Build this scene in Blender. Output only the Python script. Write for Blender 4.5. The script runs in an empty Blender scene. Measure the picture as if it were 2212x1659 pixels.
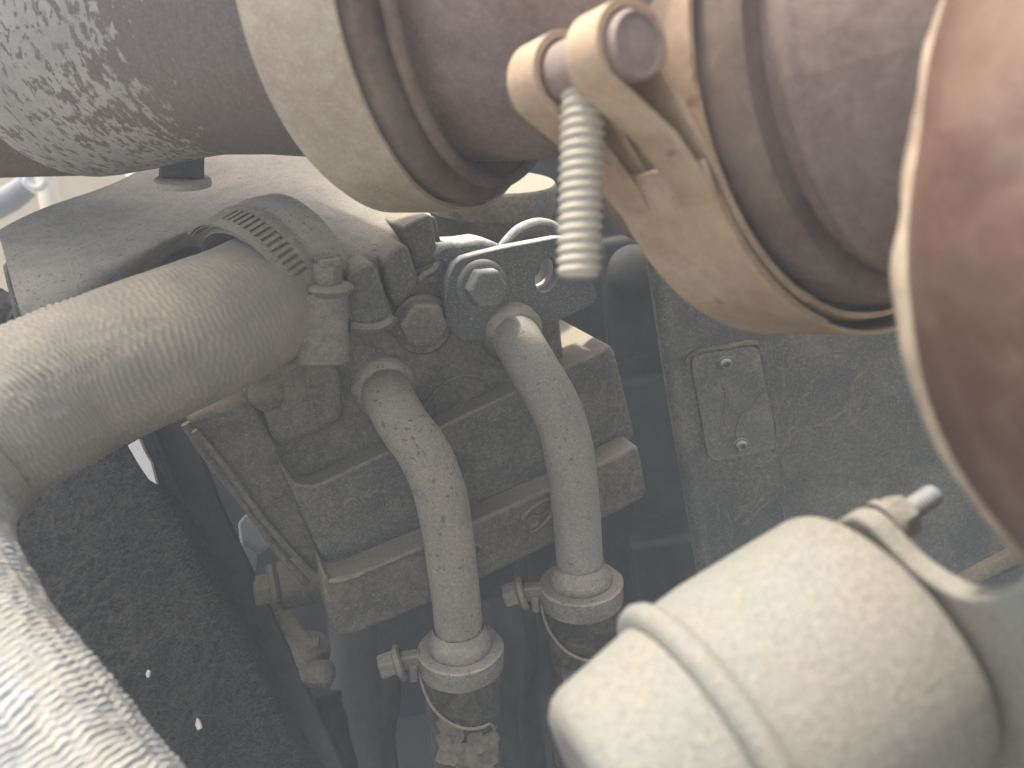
import bpy, bmesh, math, random
import numpy as np
from mathutils import Vector, Matrix, noise
random.seed(7)
rng = np.random.default_rng(7)
scene = bpy.context.scene
COL = scene.collection
R_ = math.radians

# ------------------------------------------------------------------ camera
F = 1720.0                       # focal length in the pixels of a 2212 x 1659 picture
UPC = Vector((-0.205, 0.914, 0.352)).normalized()      # world up seen from the camera
Yc = (Vector((0, 0, -1)) - UPC * UPC.dot(Vector((0, 0, -1)))).normalized()
Xc = Yc.cross(UPC)
ROT = Matrix((Xc, Yc, UPC))      # camera vector -> world vector
CAM = Vector((0, 0, 1.30))
def CV(v): return ROT @ Vector(v)
def P(u, v, d): return CAM + ROT @ Vector(((u - 1106) / F * d, -(v - 829.5) / F * d, -d))
cd = bpy.data.cameras.new('camera'); cam = bpy.data.objects.new('camera', cd); COL.objects.link(cam)
cam.matrix_world = Matrix.Translation(CAM) @ ROT.to_4x4()
cd.sensor_width = 36; cd.lens = 36 * F / 2212
cd.clip_start = 0.005; cd.clip_end = 500
cd.dof.use_dof = True; cd.dof.focus_distance = 0.40; cd.dof.aperture_fstop = 9.0; cd.dof.aperture_blades = 0
scene.camera = cam

# ------------------------------------------------------------------ sky, sun, exposure
SUN = CV((-0.34, 0.92, 0.15)).normalized()               # towards the sun
w = bpy.data.worlds.new('World'); scene.world = w; w.use_nodes = True
nt = w.node_tree; bg = nt.nodes['Background']; sk = nt.nodes.new('ShaderNodeTexSky')
sk.sky_type = 'NISHITA'; sk.sun_disc = False; sk.dust_density = 8.0; sk.ozone_density = 0.1; sk.air_density = 1.05
sk.sun_elevation = math.asin(SUN.z); sk.sun_rotation = math.atan2(SUN.x, SUN.y)
nt.links.new(sk.outputs[0], bg.inputs[0]); bg.inputs[1].default_value = 0.15
sl = bpy.data.lights.new('sun', 'SUN'); sl.energy = 3.6; sl.angle = R_(4.0); sl.color = (1.0, 0.95, 0.82)
so = bpy.data.objects.new('sun', sl); COL.objects.link(so)
so.rotation_euler = SUN.to_track_quat('Z', 'Y').to_euler(); so.location = CAM + SUN * 3
scene.view_settings.view_transform = 'Standard'; scene.view_settings.look = 'None'
scene.view_settings.exposure = 1.08; scene.view_settings.gamma = 1.0
scene.cycles.use_denoising = True
scene.cycles.max_bounces = 8; scene.cycles.volume_bounces = 1
scene.cycles.caustics_reflective = False; scene.cycles.caustics_refractive = False

# ------------------------------------------------------------------ materials
def mat_new(name):
    m = bpy.data.materials.new(name); m.use_nodes = True
    t = m.node_tree; b = t.nodes['Principled BSDF']
    b.inputs['Specular IOR Level'].default_value = 0.3
    return m, t, b
class NG:
    def __init__(s, t): s.t = t
    def n(s, typ, **k):
        x = s.t.nodes.new(typ)
        for a, v in k.items(): setattr(x, a, v)
        return x
    def lk(s, a, b): s.t.links.new(a, b)
    def val(s, x, v):
        if hasattr(v, 'is_linked') or hasattr(v, 'links'): s.lk(v, x)
        else: x.default_value = v
    def m(s, op, a, b=0.0, c=None, clamp=False):
        x = s.n('ShaderNodeMath', operation=op); x.use_clamp = clamp
        s.val(x.inputs[0], a); s.val(x.inputs[1], b)
        if c is not None: s.val(x.inputs[2], c)
        return x.outputs[0]
    def noise(s, co, sc, det=4, rough=.6, dist=0.0):
        x = s.n('ShaderNodeTexNoise'); s.lk(co, x.inputs['Vector'])
        x.inputs['Scale'].default_value = sc; x.inputs['Detail'].default_value = det
        x.inputs['Roughness'].default_value = rough; x.inputs['Distortion'].default_value = dist
        return x.outputs['Fac']
    def mapping(s, co, scale=(1, 1, 1), rot=(0, 0, 0)):
        x = s.n('ShaderNodeMapping'); s.lk(co, x.inputs[0])
        x.inputs['Scale'].default_value = scale; x.inputs['Rotation'].default_value = rot
        return x.outputs[0]
    def ramp(s, f, a, b):
        x = s.n('ShaderNodeMapRange'); x.interpolation_type = 'SMOOTHSTEP'
        s.lk(f, x.inputs[0]); x.inputs[1].default_value = a; x.inputs[2].default_value = b
        return x.outputs[0]
    def mix(s, f, a, b):
        x = s.n('ShaderNodeMix', data_type='RGBA')
        s.val(x.inputs[0], f)
        for i, c in ((6, a), (7, b)):
            if isinstance(c, (tuple, list)): x.inputs[i].default_value = (*c[:3], 1)
            else: s.lk(c, x.inputs[i])
        return x.outputs[2]
    def bump(s, b, h, st, dist, prev=None):
        x = s.n('ShaderNodeBump'); x.inputs['Strength'].default_value = st; x.inputs['Distance'].default_value = dist
        s.lk(h, x.inputs['Height'])
        if prev is not None: s.lk(prev, x.inputs['Normal'])
        s.lk(x.outputs[0], b.inputs['Normal']); return x.outputs[0]

def dusty(name, base, dust, cover=.4, up=.5, s1=260, s2=45, k1=1.0, k2=.8, rough=.8, metal=0.0,
          bump=.5, bd=.0006, pits=0.0, pitscale=220, pitcol=None, tint=None, tintamt=.5, grain=.25, scratches=0.0):
    m, t, b = mat_new(name); g = NG(t)
    co = g.n('ShaderNodeTexCoord').outputs['Object']
    n1 = g.noise(co, s1, 8, .68); n2 = g.noise(co, s2, 4, .6, .6); nf = g.noise(co, 1050, 3, .7)
    nrm = g.n('ShaderNodeNewGeometry').outputs['Normal']
    sep = g.n('ShaderNodeSeparateXYZ'); g.lk(nrm, sep.inputs[0])
    f = g.m('MULTIPLY_ADD', sep.outputs[2], up, cover)
    f = g.m('ADD', f, g.m('MULTIPLY', g.m('SUBTRACT', n1, .5), k1))
    f = g.m('ADD', f, g.m('MULTIPLY', g.m('SUBTRACT', n2, .5), k2))
    f = g.m('ADD', f, g.m('MULTIPLY', g.m('SUBTRACT', nf, .5), grain), clamp=True)
    n3 = g.noise(co, s2 * .5, 3, .6)
    b1 = base
    if tint: b1 = g.mix(g.m('MULTIPLY', g.ramp(n3, .42, .62), tintamt), base, tint)
    c = g.mix(f, b1, dust)
    c = g.mix(g.m('MULTIPLY', g.ramp(nf, .45, .75), grain), c, tuple(x * .55 for x in dust))
    c = g.mix(g.m('MULTIPLY', g.ramp(nf, .52, .25), grain), c, tuple(min(1, x * 1.25) for x in dust))
    h = g.m('MULTIPLY_ADD', nf, .25, n1)
    if scratches:
        mp = g.mapping(co, (30, 30, 30)); vo = g.n('ShaderNodeTexVoronoi', feature='DISTANCE_TO_EDGE')
        ds = g.n('ShaderNodeTexNoise'); g.lk(co, ds.inputs['Vector']); ds.inputs['Scale'].default_value = 70; ds.inputs['Detail'].default_value = 9; ds.inputs['Roughness'].default_value = .65
        ad = g.n('ShaderNodeVectorMath', operation='MULTIPLY_ADD'); g.lk(ds.outputs['Color'], ad.inputs[0]); ad.inputs[1].default_value = (1.9,) * 3; g.lk(mp, ad.inputs[2])
        g.lk(ad.outputs[0], vo.inputs['Vector']); vo.inputs['Scale'].default_value = 1
        ln = g.m('MULTIPLY', g.m('MULTIPLY', g.ramp(vo.outputs['Distance'], .030, .0), g.ramp(n3, .42, .6)), g.ramp(n1, .40, .60))
        c = g.mix(g.m('MULTIPLY', ln, scratches), c, dust)
    if pits:
        pn = g.noise(co, pitscale, 2, .5); pm = g.ramp(pn, .70 - pits * .12, .74 - pits * .12)
        c = g.mix(g.m('MULTIPLY', pm, .75), c, pitcol or base)
        h = g.m('SUBTRACT', h, g.m('MULTIPLY', pm, .6))
    g.lk(c, b.inputs['Base Color'])
    b.inputs['Roughness'].default_value = rough; b.inputs['Metallic'].default_value = metal
    g.bump(b, h, bump, bd)
    return m

DUST = (.40, .325, .235); DUSTG = (.40, .37, .31); DUSTP = (.50, .47, .40)
M = {}
M['casting'] = dusty('casting', (.066, .066, .063), (.31, .265, .20), .24, .9, 300, 40, 1.4, 1.0, .85, bump=1.0, bd=.0012, grain=.6)
M['casting_clean'] = dusty('casting_clean', (.070, .072, .071), (.31, .27, .21), .17, .95, 420, 60, 1.6, 1.0, .8, bump=1.0, bd=.0011, grain=.6)
M['housing'] = dusty('housing', (.16, .155, .145), (.42, .372, .295), .52, .30, 200, 26, .9, 1.5, .8, bump=.6, bd=.0007, pits=.5, pitscale=500, grain=.5)
M['boss'] = dusty('boss', (.075, .074, .070), (.34, .30, .235), .10, .95, 420, 70, 1.4, .7, .85, bump=1.0, bd=.0010, grain=.55)
M['pipe'] = dusty('pipe', (.14, .137, .13), (.325, .282, .215), .45, .45, 520, 45, 1.6, 1.0, .75, bump=.8, bd=.0006, pits=.55, pitscale=330, pitcol=(.11, .108, .10), grain=.7)
M['pipe_alt'] = dusty('pipe_alt', (.16, .16, .153), (.335, .303, .25), .40, .45, 520, 45, 1.6, 1.0, .7, bump=.8, bd=.0006, pits=.3, pitscale=380, pitcol=(.12, .118, .112), grain=.7)
M['collar'] = dusty('collar', (.12, .115, .105), (.40, .35, .28), .22, .85, 330, 60, 1.3, .9, .85, bump=.7, bd=.0007, pits=.3, pitscale=400, grain=.5)
M['rubber'] = dusty('rubber', (.028, .027, .027), (.19, .16, .122), .12, .6, 300, 55, 1.5, 1.4, .85, bump=.9, bd=.0010, grain=.4)
M['tape'] = dusty('tape', (.045, .041, .038), (.24, .20, .15), .35, .4, 300, 60, 1.4, 1.4, .8, bump=.6, bd=.0006)
M['bracket'] = dusty('bracket', (.078, .077, .073), (.50, .50, .48), -.06, 1.15, 420, 60, 1.1, .7, .7, bump=.9, bd=.0009, pits=.2, pitscale=420, grain=.4)  # dust on top faces, its colour whitened to carry the skylight there
M['bolt'] = dusty('bolt', (.10, .10, .098), (.50, .49, .46), .02, 1.1, 500, 90, .9, .6, .5, bump=.6, bd=.0005, grain=.35)
M['steel_dust'] = dusty('steel_dust', (.115, .107, .096), (.33, .28, .21), .26, .65, 300, 60, 1.3, 1.1, .75, bump=.8, bd=.0008, grain=.55)
M['wall'] = dusty('wall', (.088, .092, .092), (.275, .25, .205), .14, .35, 420, 24, 1.6, 1.6, .8, bump=1.0, bd=.0011, grain=.65, scratches=1.0)
M['plate'] = dusty('plate', (.092, .095, .094), (.28, .254, .207), .22, .35, 420, 50, 1.6, 1.5, .75, bump=.8, bd=.0008, grain=.6, scratches=1.0)
M['band'] = dusty('band', (.30, .24, .17), (.50, .43, .32), .5, .25, 160, 18, 1.1, 1.7, .7, bump=.35, bd=.0005, tint=(.22, .17, .12), tintamt=.6, grain=.55)
M['band_front'] = dusty('band_front', (.33, .215, .135), (.53, .435, .305), .45, .25, 120, 20, 1.1, 1.7, .65, bump=.3, bd=.0005, pits=.35, pitscale=85, pitcol=(.24, .145, .10), tint=(.27, .17, .115), tintamt=.6, grain=.35)
M['rust'] = dusty('rust', (.165, .110, .094), (.31, .245, .215), .38, .25, 240, 22, 1.2, 1.6, .75, bump=.6, bd=.0007, tint=(.13, .082, .072), tintamt=.7, grain=.5)
M['rust_dark'] = dusty('rust_dark', (.11, .078, .065), (.27, .21, .165), .35, .25, 200, 30, 1.1, 1.3, .8, bump=.4, bd=.0005, grain=.3)
M['elbow'] = dusty('elbow', (.075, .038, .027), (.21, .155, .118), .16, .15, 90, 18, 1.3, 2.0, .7, bump=.7, bd=.0015, tint=(.13, .066, .046), tintamt=.9, grain=.35)
M['thread'] = dusty('thread', (.34, .315, .265), (.46, .42, .34), .5, .3, 200, 50, .5, .5, .45, bump=.1, bd=.0003, grain=.1)
M['canister'] = dusty('canister', (.22, .227, .216), (.25, .232, .188), .30, .15, 420, 45, 1.8, 1.7, .85, bump=.8, bd=.0008, tint=(.22, .178, .15), tintamt=.6, grain=.9)
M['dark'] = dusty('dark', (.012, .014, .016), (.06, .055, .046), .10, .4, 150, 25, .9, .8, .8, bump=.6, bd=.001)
M['rail'] = dusty('rail', (.022, .024, .027), (.10, .088, .07), .08, .3, 200, 30, .8, .6, .6, bump=.3, bd=.0005)
M['greymetal'] = dusty('greymetal', (.20, .21, .22), (.33, .33, .32), .3, .3, 200, 40, .8, .8, .5, bump=.3, bd=.0004)
M['palemetal'] = dusty('palemetal', (.42, .46, .50), (.50, .50, .48), .3, .3, 200, 40, .8, .8, .5, bump=.3, bd=.0004)
M['mud'] = dusty('mud', (.075, .074, .068), (.26, .228, .175), .42, .35, 500, 60, 1.8, 1.4, .9, bump=.8, bd=.0008, grain=.6)
M['chip'] = dusty('chip', (.55, .48, .36), (.65, .58, .46), .5, .2, 300, 100, .8, .6, .8)
M['white'] = dusty('white', (.62, .62, .62), (.60, .58, .54), .4, .2, 300, 60, .6, .5, .6)
M['ground'] = dusty('ground', (.34, .27, .18), (.50, .42, .29), .5, .0, 30, 3, .9, .7, .9, bump=.8, bd=.02)
M['foam'] = dusty('foam', (.018, .018, .0185), (.12, .11, .095), .02, .25, 700, 40, 2.0, .8, .95, bump=1.0, bd=.0018, grain=.45)
M['fibre'] = dusty('fibre', (.06, .058, .055), (.17, .155, .13), .3, .25, 700, 40, 1.2, .5, .95, bump=.2)
M['sunlit_rim'] = dusty('sunlit_rim', (.13, .075, .05), (.42, .35, .255), .5, .2, 90, 22, 1.5, 2.0, .7, bump=.4, bd=.0008, grain=.3)
M['backdrop_tan'] = dusty('backdrop_tan', (.40, .31, .19), (.52, .43, .29), .5, .2, 20, 6, 1.0, 1.0, .9, bump=.4, bd=.004)

def paint_mat():
    m, t, b = mat_new('flaking_paint'); g = NG(t)
    uv = g.n('ShaderNodeUVMap').outputs[0]
    co = g.n('ShaderNodeTexCoord').outputs['Object']
    sp = g.n('ShaderNodeSeparateXYZ'); g.lk(uv, sp.inputs[0])
    st = g.mapping(uv, (1.0, .55, 1))
    n1 = g.noise(st, 330, 7, .68, .3); n2 = g.noise(st, 40, 4, .6, .5); nb = g.noise(st, 170, 3, .55, .2)
    u = sp.outputs[0]
    edge = g.ramp(u, .135, .245)                    # bare towards the clamp
    f = g.m('ADD', g.m('MULTIPLY', n1, .55), g.m('MULTIPLY', nb, .45))
    f = g.m('ADD', f, g.m('MULTIPLY', g.m('SUBTRACT', n2, .5), .42))
    f = g.m('ADD', f, g.m('MULTIPLY', edge, .34))
    rustm = g.m('MAXIMUM', g.ramp(f, .545, .58), g.m('MULTIPLY', g.ramp(g.noise(st, 300, 5, .62, .4), .55, .585), g.ramp(n2, .30, .46)))
    grey = g.mix(g.ramp(n2, .35, .65), (.235, .230, .218), (.31, .295, .268))
    grey = g.mix(g.m('MULTIPLY', g.ramp(g.noise(co, 420, 5, .7), .5, .68), .6), grey, (.36, .32, .25))
    grey = g.mix(g.m('MULTIPLY', g.ramp(g.noise(st, 14, 2, .5), .60, .68), .55), grey, (.46, .27, .17))
    rst = g.mix(n1, (.060, .047, .044), (.165, .135, .125))
    rst = g.mix(g.m('MULTIPLY', g.ramp(g.noise(co, 900, 3, .7), .5, .7), .5), rst, (.22, .195, .17))
    c = g.mix(rustm, grey, rst)
    g.lk(c, b.inputs['Base Color']); b.inputs['Roughness'].default_value = .6
    g.bump(b, g.m('MULTIPLY_ADD', rustm, -.5, n1), .4, .0006)
    return m
M['paint'] = paint_mat()

def hose_mat():
    m, t, b = mat_new('woven_hose'); g = NG(t)
    co = g.n('ShaderNodeTexCoord').outputs['Object']
    uv = g.n('ShaderNodeUVMap').outputs[0]
    n1 = g.noise(co, 420, 7, .7); n2 = g.noise(co, 35, 4, .6, .5); nf = g.noise(co, 1700, 2, .6)
    at = g.n('ShaderNodeAttribute', attribute_name='crest'); cr = at.outputs['Fac']
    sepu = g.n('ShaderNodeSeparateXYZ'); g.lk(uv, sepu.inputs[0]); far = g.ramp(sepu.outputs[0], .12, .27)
    c = g.mix(g.ramp(n2, .35, .65), (.235, .21, .165), (.325, .275, .20))  # darker near the clamp: dust, plus shade put into the colour
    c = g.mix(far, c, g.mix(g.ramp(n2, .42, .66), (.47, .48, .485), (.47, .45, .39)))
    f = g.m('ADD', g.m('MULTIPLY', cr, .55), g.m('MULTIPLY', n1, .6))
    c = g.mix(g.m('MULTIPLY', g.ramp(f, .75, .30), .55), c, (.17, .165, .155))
    c = g.mix(g.m('MULTIPLY', g.ramp(g.noise(co, 130, 5, .65, .8), .60, .68), .3), c, (.45, .37, .265))
    c = g.mix(g.m('MULTIPLY', g.ramp(nf, .5, .75), .35), c, (.20, .18, .15))
    g.lk(c, b.inputs['Base Color']); b.inputs['Roughness'].default_value = .75
    g.bump(b, g.m('MULTIPLY_ADD', nf, .3, n1), .7, .0006)
    return m
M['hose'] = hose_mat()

# ------------------------------------------------------------------ mesh helpers: each returns (verts, faces, uvs or None)
def link(name, vf, m, parent=None, bevel=0, seg=2, sub=0, ang=40, kind=None):
    V, Fc, UV = [], [], []
    parts = vf if isinstance(vf, list) else [vf]
    has = False
    for p in parts:
        o = len(V); V += [tuple(x) for x in p[0]]; Fc += [tuple(i + o for i in f) for f in p[1]]
        if len(p) > 2 and p[2] is not None: UV += list(p[2]); has = True
        else: UV += [(0, 0)] * len(p[0])
    me = bpy.data.meshes.new(name); me.from_pydata(V, [], Fc); me.validate()
    bm = bmesh.new(); bm.from_mesh(me); bmesh.ops.recalc_face_normals(bm, faces=bm.faces); bm.to_mesh(me); bm.free()
    if has:
        ul = me.uv_layers.new(name='UVMap')
        idx = np.zeros(len(me.loops), dtype=np.int32); me.loops.foreach_get('vertex_index', idx)
        ul.data.foreach_set('uv', np.array(UV, dtype=np.float32)[idx].ravel())
    me.shade_smooth(); me.set_sharp_from_angle(angle=R_(ang))
    me.materials.append(M[m] if isinstance(m, str) else m)
    o = bpy.data.objects.new(name, me); COL.objects.link(o)
    if parent is not None:
        o.parent = parent
        if parent.type == 'EMPTY': o.location = -parent.location
    if sub:
        s = o.modifiers.new('sub', 'SUBSURF'); s.levels = sub; s.render_levels = sub
    if bevel:
        b = o.modifiers.new('bevel', 'BEVEL'); b.width = bevel; b.segments = seg; b.limit_method = 'ANGLE'; b.angle_limit = R_(35)
        b.harden_normals = False
    if kind: o['kind'] = kind
    return o
def tag(o, label, cat, group=None):
    o['label'] = label; o['category'] = cat
    if group: o['group'] = group
    return o
def thing(name, label, cat, loc, group=None):
    o = bpy.data.objects.new(name, None); COL.objects.link(o); o.location = loc; o.empty_display_size = .01
    return tag(o, label, cat, group)

def perp(a):
    s = a.cross(Vector((0, 0, 1)))
    if s.length < 1e-4: s = a.cross(Vector((1, 0, 0)))
    s.normalize(); return s, s.cross(a).normalized()
def lathe(c, a, prof, n=64, cap=False, wob=0):
    """rings along axis a from c; prof = [(t, r)]"""
    a = a.normalized(); s, t = perp(a); V, Fc, UV = [], [], []
    for (q, r) in prof:
        for i in range(n + 1):
            th = 2 * math.pi * i / n
            rr = r + (wob * noise.noise(Vector((math.cos(th) * 2, math.sin(th) * 2, q * 60))) if wob else 0)
            V.append(c + a * q + (s * math.cos(th) + t * math.sin(th)) * rr); UV.append((q + .3, th * abs(prof[0][1]) + .5))
    m = n + 1
    for j in range(len(prof) - 1):
        for i in range(n): Fc.append((j * m + i, j * m + i + 1, (j + 1) * m + i + 1, (j + 1) * m + i))
    if cap:
        Fc.append(tuple(range(n))); Fc.append(tuple((len(prof) - 1) * m + i for i in range(n)))
    return V, Fc, UV
def catmull(pts, n):
    """pts: list of (Vector, radius); dense resample"""
    out = []; k = len(pts)
    for i in range(k - 1):
        p0 = pts[max(i - 1, 0)]; p1 = pts[i]; p2 = pts[i + 1]; p3 = pts[min(i + 2, k - 1)]
        for j in range(n):
            t = j / n
            def cr(a, b, c, d): return .5 * ((2 * b) + (c - a) * t + (2 * a - 5 * b + 4 * c - d) * t * t + (3 * b - a - 3 * c + d) * t ** 3)
            out.append((cr(p0[0], p1[0], p2[0], p3[0]), cr(p0[1], p1[1], p2[1], p3[1])))
    out.append(pts[-1]); return out
def sweep(pts, sub=10, n=40, disp=None, cap=True):
    q = catmull(pts, sub) if sub > 1 else pts
    V, Fc, UV = [], [], []; T = []
    for i in range(len(q)):
        T.append((q[min(i + 1, len(q) - 1)][0] - q[max(i - 1, 0)][0]).normalized())
    s, _ = perp(T[0]); L = 0; m = n + 1
    for i, (c, r) in enumerate(q):
        if i: L += (c - q[i - 1][0]).length
        s = (s - T[i] * s.dot(T[i])).normalized(); t = T[i].cross(s)
        for j in range(n + 1):
            th = 2 * math.pi * (j % n) / n; rr = r
            if disp: rr += disp(L, th, r)
            V.append(c + (s * math.cos(th) + t * math.sin(th)) * rr); UV.append((L, th * r))
    for i in range(len(q) - 1):
        for j in range(n): Fc.append((i * m + j, i * m + j + 1, (i + 1) * m + j + 1, (i + 1) * m + j))
    if cap: Fc.append(tuple(range(n))); Fc.append(tuple((len(q) - 1) * m + j for j in range(n)))
    return V, Fc, UV
def rounded(px, r, n=5):
    out = []; k = len(px)
    for i in range(k):
        p = Vector((*px[i], 0)); a = Vector((*px[i - 1], 0)); b = Vector((*px[(i + 1) % k], 0))
        p0 = p + (a - p).normalized() * r; p1 = p + (b - p).normalized() * r
        for j in range(n + 1):
            t = j / n; q = p0 * (1 - t) ** 2 + p * 2 * t * (1 - t) + p1 * t * t; out.append((q.x, q.y))
    return out
class Frame:
    """a plane in the place: origin, in-plane axis e1, normal n (towards the viewer's side)"""
    def __init__(s, o, e1, n):
        s.o = o; s.n = n.normalized(); s.e1 = (e1 - s.n * e1.dot(s.n)).normalized(); s.e2 = s.n.cross(s.e1)
    def pt(s, u, v, off=0.0):
        d = P(u, v, 1) - CAM; t = (s.o + s.n * off - CAM).dot(s.n) / d.dot(s.n)
        return CAM + d * t
    def prism(s, px, f, b):
        A = [s.pt(u, v, f) for u, v in px]; B = [p + s.n * (b - f) for p in A]; k = len(px)
        return A + B, [tuple(range(k)), tuple(range(2 * k - 1, k - 1, -1))] + [(i, (i + 1) % k, k + (i + 1) % k, k + i) for i in range(k)]
    def xf(s, p): return s.o + s.e1 * p[0] + s.e2 * p[1] + s.n * p[2]
def box(c, x, y, z):
    """box centred at c with half vectors x, y, z"""
    V = [c + x * i + y * j + z * k for i in (-1, 1) for j in (-1, 1) for k in (-1, 1)]
    return V, [(0, 1, 3, 2), (4, 6, 7, 5), (0, 4, 5, 1), (2, 3, 7, 6), (0, 2, 6, 4), (1, 5, 7, 3)]
def hexprism(c, a, r, h, rot=0, chamfer=.12):
    a = a.normalized(); s, t = perp(a); V, Fc = [], []
    for q, k in ((0, 1), (h * (1 - chamfer), 1), (h, 1 - chamfer)):
        for i in range(6):
            th = rot + i * math.pi / 3; V.append(c + a * q + (s * math.cos(th) + t * math.sin(th)) * r * k)
    for j in range(2):
        for i in range(6): Fc.append((j * 6 + i, j * 6 + (i + 1) % 6, j * 6 + 6 + (i + 1) % 6, j * 6 + 6 + i))
    Fc.append(tuple(range(6))); Fc.append(tuple(range(12, 18)))
    return V, Fc
def screw(c, a, r, L, pitch, depth, n=32, per=6, tip=.003):
    a = a.normalized(); s, t = perp(a); V, Fc = [], []; k = int(L / pitch * per); m = n
    for j in range(k + 1):
        q = j / k * L
        for i in range(n):
            th = 2 * math.pi * i / n; ph = (q / pitch + i / n) % 1
            tri = abs(ph * 2 - 1); tri = min(1, max(0, tri * 1.5 - .25))
            rr = r - depth * tri
            e = (L - q) / tip
            if e < 1: rr = min(rr, r * (.72 + .28 * math.sqrt(max(0, 1 - (1 - e) ** 2))))
            V.append(c + a * q + (s * math.cos(th) + t * math.sin(th)) * rr)
    for j in range(k):
        for i in range(n): Fc.append((j * m + i, j * m + (i + 1) % n, (j + 1) * m + (i + 1) % n, (j + 1) * m + i))
    Fc.append(tuple(range(n))); Fc.append(tuple(k * m + i for i in range(n)))
    return V, Fc

# ================================================================== THE SETTING
gz = 0.0
G = 15.0
go = link('ground', ([(-G, -G, gz), (G, -G, gz), (G, G, gz), (-G, G, gz)], [(0, 1, 2, 3)]), 'ground', kind='structure')

CC = [CAM + CV(c) for c in ((-1.0, 1.02, -.145), (-.40, .90, -.145), (-.40, 1.05, -.68), (-1.0, 1.18, -.68))]  # unseen panel added overhead to keep sun off casting, pad and hose
link('sun_blocker', (CC + [c + Vector((0, 0, .03)) for c in CC], [(0, 1, 2, 3), (4, 5, 6, 7), (0, 1, 5, 4), (1, 2, 6, 5), (2, 3, 7, 6), (3, 0, 4, 7)]), 'housing', kind='structure')
link('bounce_blocker', box(Vector((0, .35, .70)), Vector((.9, 0, 0)), Vector((0, .75, 0)), Vector((0, 0, .01))), 'dark', kind='structure')  # dark slab added below to cut light bounced off the ground
# ---- steel bulkhead with its riveted cover plate (right)
WF = Frame(P(1600, 900, .455), CV((1, .17, .12)), CV((.02, -.36, .93)))
wall = thing('bulkhead_panel', 'dusty grey sheet steel panel standing behind the white canister', 'panel', WF.pt(1600, 1400))
edge = [(1318, 372), (1345, 400), (1378, 450), (1404, 520), (1421, 600), (1436, 700), (1455, 830), (1480, 980), (1503, 1120), (1527, 1262), (1560, 1420), (1590, 1600), (1640, 1850)]
link('sheet', WF.prism(edge + [(2600, 1900), (2600, 250), (1700, 250), (1340, 340)], 0, -.004), 'wall', wall, bevel=.0015)
link('rolled_edge', sweep([(WF.pt(u + 2, v, -.0035), .0055) for u, v in [(1290, 320)] + edge], 6, 20), 'wall', wall)
pl = link('cover_plate', WF.prism(rounded([(1490, 770), (1637, 745), (1683, 973), (1531, 1000)], 26), .0022, .0005), 'plate', wall, bevel=.0005)
mud = random.Random(21)
def trail(u, v, du, dv, n, r, wig=9):
    pts = []
    for k in range(n):
        q_ = r * 1.9 * mud.uniform(.5, 1.2); pts.append((WF.pt(u, v, -q_ * .62), q_)); u += du + mud.uniform(-wig, wig); v += dv + mud.uniform(-wig, wig) * .6
    return sweep(pts, 4, 6, disp=lambda L, th, q: .0004 * noise.noise(Vector((L * 900, th, u))))
for a in ((1510, 600, 3, 14, 9, .0005), (1570, 600, -1, 14, 9, .0004), (1700, 760, -2, 16, 14, .0008), (1760, 820, -6, 15, 20, .0010), (1690, 990, 1, 14, 16, .0009), (1580, 1020, -3, 13, 9, .0008), (1650, 1020, -8, 12, 9, .0008), (1670, 1060, -10, 10, 8, .0007), (1800, 760, 12, -8, 9, .0009), (1860, 850, -13, 9, 12, .0010), (1880, 780, -8, 14, 10, .0009), (1700, 1130, -11, 12, 12, .0008), (1570, 1100, 3, 13, 9, .0006), (1750, 1010, 12, -8, 8, .0006), (1640, 690, 12, -6, 8, .0005), (1820, 930, 14, -10, 6, .0008)):
    link('mud_trail', trail(*a), 'mud', wall)
link('dust_ridge', sweep([(WF.pt(u, v, .0006), .0016) for u, v in ((1488, 800), (1484, 778), (1505, 762), (1560, 751), (1612, 742), (1638, 742))], 8, 8, disp=lambda L, th, q: .0010 * noise.noise(Vector((L * 500, th, 2)))), 'mud', pl)
link('mud_trail', sweep([(WF.pt(u, v, .0024), .0005) for u, v in ((1560, 830), (1568, 860), (1562, 900), (1575, 930), (1566, 950))], 5, 6), 'mud', pl)
link('mud_trail', sweep([(WF.pt(u, v, .0024), .0005) for u, v in ((1650, 840), (1630, 870), (1605, 890), (1590, 925), (1592, 950))], 5, 6), 'mud', pl)
for u, v in ((1567, 785), (1600, 961)):
    link('rivet', lathe(WF.pt(u, v, .002), WF.n, [(0, .0044), (.0012, .0044), (.0013, .0034), (.003, .0032), (.0036, .0026), (.0036, .0015), (.0008, .0013), (.0006, 0)], 28), 'bolt', pl)

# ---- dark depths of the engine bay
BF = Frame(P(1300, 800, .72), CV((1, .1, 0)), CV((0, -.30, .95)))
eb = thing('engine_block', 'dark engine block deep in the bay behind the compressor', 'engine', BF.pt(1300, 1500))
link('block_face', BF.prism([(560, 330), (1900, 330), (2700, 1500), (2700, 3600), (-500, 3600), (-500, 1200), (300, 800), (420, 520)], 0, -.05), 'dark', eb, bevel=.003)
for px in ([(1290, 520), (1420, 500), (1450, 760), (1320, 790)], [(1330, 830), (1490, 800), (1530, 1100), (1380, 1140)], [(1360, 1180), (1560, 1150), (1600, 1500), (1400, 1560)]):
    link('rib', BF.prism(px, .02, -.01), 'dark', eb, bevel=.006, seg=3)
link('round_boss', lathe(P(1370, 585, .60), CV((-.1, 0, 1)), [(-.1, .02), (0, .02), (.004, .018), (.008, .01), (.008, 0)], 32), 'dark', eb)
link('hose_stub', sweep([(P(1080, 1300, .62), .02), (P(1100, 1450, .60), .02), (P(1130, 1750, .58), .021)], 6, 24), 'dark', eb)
link('hose_stub', sweep([(P(760, 1330, .60), .018), (P(770, 1500, .58), .018), (P(800, 1750, .56), .018)], 6, 24), 'rail', eb)

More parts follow.
